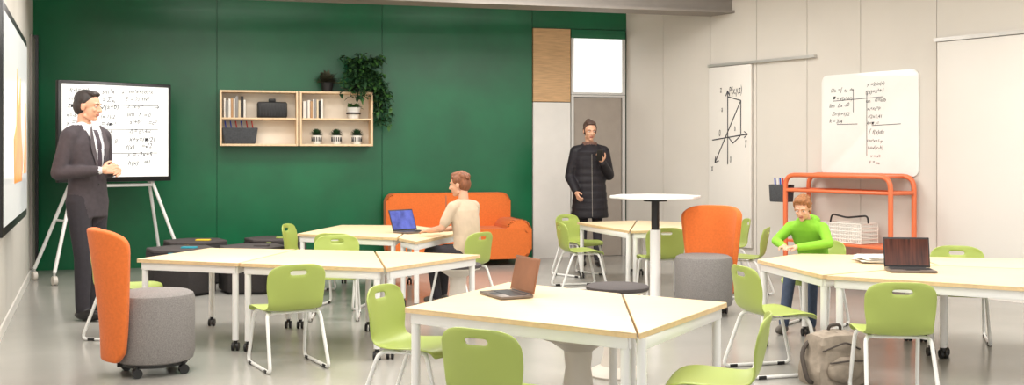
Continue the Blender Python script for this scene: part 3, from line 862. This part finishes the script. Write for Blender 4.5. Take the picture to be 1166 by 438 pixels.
# --- standing man in a suit
def man():
    mb = MB(); yaw = math.atan2(-0.36, 0.93) - math.pi / 2
    M = Matrix.Translation((-3.36, 8.34, 0)) @ Matrix.Rotation(yaw, 4, 'Z')
    b = Body()
    for sx in (-1, 1):
        yk = 0.03 * sx
        b.cap((.095 * sx, 0, .93), (.10 * sx, .02 + yk, .50), .098, .068, M_TROU)
        b.cap((.10 * sx, .02 + yk, .50), (.105 * sx, -.01 + yk * 2, .10), .068, .054, M_TROU)
        b.ell((.105 * sx, .05 + yk * 2, .045), (.048, .14, .045), M_SHOE)
        b.cap((.175 * sx, -.01, 1.44), (.255 * sx, -.05, 1.15), .070, .056, M_SUIT)
        b.cap((.255 * sx, -.05, 1.15), (.115 * sx, .19, 1.17), .056, .040, M_SUIT)
        b.cap((.115 * sx, .19, 1.17), (.098 * sx, .218, 1.172), .032, .030, M_SHIRT)
        b.cap((.05 * sx, -.01, 1.50), (.16 * sx, -.015, 1.455), .055, .062, M_SUIT)
    b.loft([((0, 0, .80), .175, .125), ((0, 0, .92), .182, .132), ((0, 0, 1.08), .165, .120), ((0, 0, 1.25), .188, .128), ((0, -.005, 1.38), .20, .128), ((0, -.01, 1.47), .15, .10), ((0, -.02, 1.53), .07, .07)], M_SUIT)
    def ov(c, m):
        if m is M_SUIT and c[1] > 0.02 and 1.10 < c[2] < 1.56 and abs(c[0]) < 0.012 + (c[2] - 1.10) * 0.19:
            return M_TIE if (abs(c[0]) < 0.02 and c[2] < 1.49) else M_SHIRT
        if m is M_SUIT and c[2] > 1.525: return M_SHIRT
        return None
    b.out(mb, M, 0.0095, 4, ov)
    for sx in (-1, 1):
        mb.add([(.005 * sx, .134, 1.10), (.05 * sx, .137, 1.32), (.10 * sx, .128, 1.36), (.075 * sx, .10, 1.50), (.045 * sx, .085, 1.53), (.052 * sx, .132, 1.34)], [(0, 1, 2), (1, 5, 3, 2), (5, 4, 3)] if sx > 0 else [(2, 1, 0), (2, 3, 5, 1), (3, 4, 5)], M_LAPEL, False, M)
    mb.ell((0.012, .128, 1.06), (.009, .006, .009), M_BLACK, M, 1)
    add_hand(mb, M, (.098, .218, 1.172), (-.75, .62, 0.1), (-0.3, -.6, -.2), 1, .45)
    add_hand(mb, M, (-.098, .218, 1.172), (.75, .66, -0.05), (0.3, -.6, -.3), -1, .45)
    add_head(mb, M, (0, .012, 1.675), 0.30, 0.12, M_HAIRD, 'short')
    mb.build('standing_man')
man()

# --- woman in long black coat, looking at phone
def woman():
    mb = MB(); k = 0.94; yaw = math.atan2(-1, 0.10) - math.pi / 2
    M = Matrix.Translation((0.90, 12.2, 0)) @ Matrix.Rotation(yaw, 4, 'Z') @ Matrix.Scale(k, 4)
    b = Body()
    for sx in (-1, 1):
        b.cap((.09 * sx, 0, .90), (.09 * sx, .01, .50), .085, .062, M_TROU)
        b.cap((.09 * sx, .01, .50), (.10 * sx, 0, .10), .06, .048, M_TROU)
        b.ell((.10 * sx, .05, .045), (.045, .13, .045), M_SHOE)
        b.cap((.05 * sx, 0, 1.46), (.15 * sx, 0, 1.42), .055, .070, M_COAT)
    rings = []
    zz = [.60 + .03 * i for i in range(28)]
    for i, z in enumerate(zz):
        t = (z - .60) / .84
        rx = .228 - .04 * min(1, t / .6) + (.015 if t > .75 else 0); ry = .185 - .045 * min(1, t / .7)
        q = 0.008 * abs(math.sin(z * math.pi / .085))
        rings.append(((0, 0, z), rx + q, ry + q))
    rings.append(((0, 0, 1.48), .10, .09))
    b.loft(rings, M_COAT)
    b.cap((-.17, 0, 1.41), (-.24, .0, 1.12), .078, .066, M_COAT); b.cap((-.24, .0, 1.12), (-.12, .22, 1.27), .066, .05, M_COAT)
    b.cap((.17, 0, 1.41), (.245, -.02, 1.10), .078, .064, M_COAT); b.cap((.245, -.02, 1.10), (.20, .16, .94), .064, .048, M_COAT)
    for z, r in ((1.478, .074), (1.512, .066)):
        for q in range(20):
            a = q * .3142; b.ell((r * math.cos(a), r * .85 * math.sin(a) - .01, z), (.028, .028, .024), M_SCARF)
    b.out(mb, M, 0.010, 2)
    mb.tube([(0, .19, .62), (0, .168, .9), (0, .155, 1.2), (0, .15, 1.38)], .003, M_BEAM, 6, M=M)
    add_hand(mb, M, (-.115, .232, 1.28), (.45, .5, .75), (-.2, -.8, .5), -1, .7)
    add_hand(mb, M, (.197, .175, .925), (-.15, .6, -.7), (-.9, 0, -.1), 1, .5)
    T = M @ Matrix.Translation((-.065, .31, 1.365)) @ Matrix.Rotation(-0.5, 4, 'X')
    mb.box((0, 0, 0), (.072, .009, .15), M_BLACK, .003, T)
    add_head(mb, M, (0, .02, 1.665), 0.1, 0.22, M_HAIRW, 'bun')
    mb.build('standing_woman')
woman()

def seated(name, loc, f, k, lean, top, legs, shoe, hair, style, headyaw, headpitch, arms, seat=0.362, hood=False, sleeve=True, foot=0.33):
    mb = MB(); yaw = math.atan2(f[1], f[0]) - math.pi / 2
    M = Matrix.Translation(loc) @ Matrix.Rotation(yaw, 4, 'Z') @ Matrix.Scale(k, 4)
    pz = seat / k + 0.105; b = Body()
    kz = pz + 0.02
    for sx in (-1, 1):
        b.cap((.085 * sx, -.03, pz), (.11 * sx, .36, kz - 0.02), .092, .066, legs)
        ax = foot + (0.06 * sx)
        b.cap((.11 * sx, .36, kz - 0.02), (.115 * sx, ax, .10), .062, .05, legs)
        b.ell((.115 * sx, ax + .05, .045), (.047, .125, .045), shoe)
    def sp(h): return (0, -.05 + lean * (h / 0.55) ** 1.2, pz - 0.03 + h * (1 - lean * 0.28))
    b.loft([(sp(0.0), .155, .125), (sp(0.08), .165, .13), (sp(.22), .155, .12), (sp(.36), .175, .118), (sp(.47), .185, .11), (sp(.53), .14, .09), (sp(.58), .06, .06)], top)
    sh = Vector(sp(.50))
    for sx, (el, wr) in zip((-1, 1), arms):
        a0 = sh + Vector((.165 * sx, 0, 0))
        b.cap(sh + Vector((.05 * sx, 0, .03)), a0, .05, .06, top)
        el = Vector(el); wr = Vector(wr)
        if sleeve:
            b.cap(a0, el, .06, .047, top); b.cap(el, wr, .047, .035, top)
        else:
            mid = a0.lerp(el, .7)
            b.cap(a0, mid, .06, .055, top); b.cap(mid, el, .04, .038, M_SKIN); b.cap(el, wr, .038, .026, M_SKIN)
    if hood:
        b.ell(sh + Vector((0, -.085, .065)), (.11, .06, .065), top)
        for q in range(16):
            a = q * .3927; b.ell(sh + Vector((.078 * math.cos(a), .01 + .075 * math.sin(a), .072 - .012 * math.sin(a))), (.026, .026, .026), top)
    b.out(mb, M, 0.009, 3)
    for sx, (el, wr) in zip((-1, 1), arms):
        d = (Vector(wr) - Vector(el)); d.z *= 0.2
        add_hand(mb, M, Vector(wr), d, (0, 0, -1), -sx if sx > 0 else 1, .22)
    hd = sh + Vector((0, lean * .25 + .035, .232 - lean * .12))
    add_head(mb, M, hd, headyaw, headpitch, hair, style, neck=sh + Vector((0, -.005, .02)))
    mb.build(name)
seated('seated_student', (-0.40, 9.0, 0), (-0.8, 0.6), 0.86, 0.08, M_TEE, M_TROU, M_SNEAK, M_HAIRB, 'messy', 0.35, 0.15,
       [((-.24, .10, .78), (-.12, .36, .74)), ((.24, .10, .78), (.12, .36, .74))], sleeve=False)
tz = (TH + 0.03) / 0.72
seated('seated_student', (2.27, 7.90, 0), (-0.6, -0.8), 0.74, 0.30, M_GREENH, M_JEANS, M_SNEAK, M_HAIRS, 'messy', 0.1, 0.38,
       [((-.27, .34, tz + .03), (-.05, .56, tz)), ((.27, .34, tz + .03), (.10, .56, tz))], hood=True, foot=0.46)

# ------------------------------------------------------------ lights
w = bpy.data.worlds.new('world'); scene.world = w; w.use_nodes = True
w.node_tree.nodes['Background'].inputs[0].default_value = (1.0, 0.968, 0.925, 1)
w.node_tree.nodes['Background'].inputs[1].default_value = 1.8
for i, (x, y) in enumerate([(-1.6, 4.4), (1.8, 4.2), (-2.2, 7.2), (1.2, 7.2), (4.2, 6.6), (-2.4, 9.8), (0.6, 10.3)]):  # unseen area lamps added under the ceiling to brighten the room
    l = bpy.data.lights.new('fill_light', 'AREA'); l.shape = 'RECTANGLE'; l.size = 2.2; l.size_y = 1.2; l.energy = 88; l.color = (1, 0.962, 0.915)
    o = bpy.data.objects.new('fill_light', l); o.location = (x, y, H - 0.08); scene.collection.objects.link(o)

cam = bpy.data.cameras.new('camera'); co = bpy.data.objects.new('camera', cam); scene.collection.objects.link(co)
co.location = (0, 0, 1.3); co.rotation_euler = (math.radians(90), 0, 0)
cam.sensor_fit = 'HORIZONTAL'; cam.sensor_width = 36; cam.lens = 36 * 1200 / 1166
cam.shift_y = -44 / 1166
cam.clip_end = 100
scene.camera = co
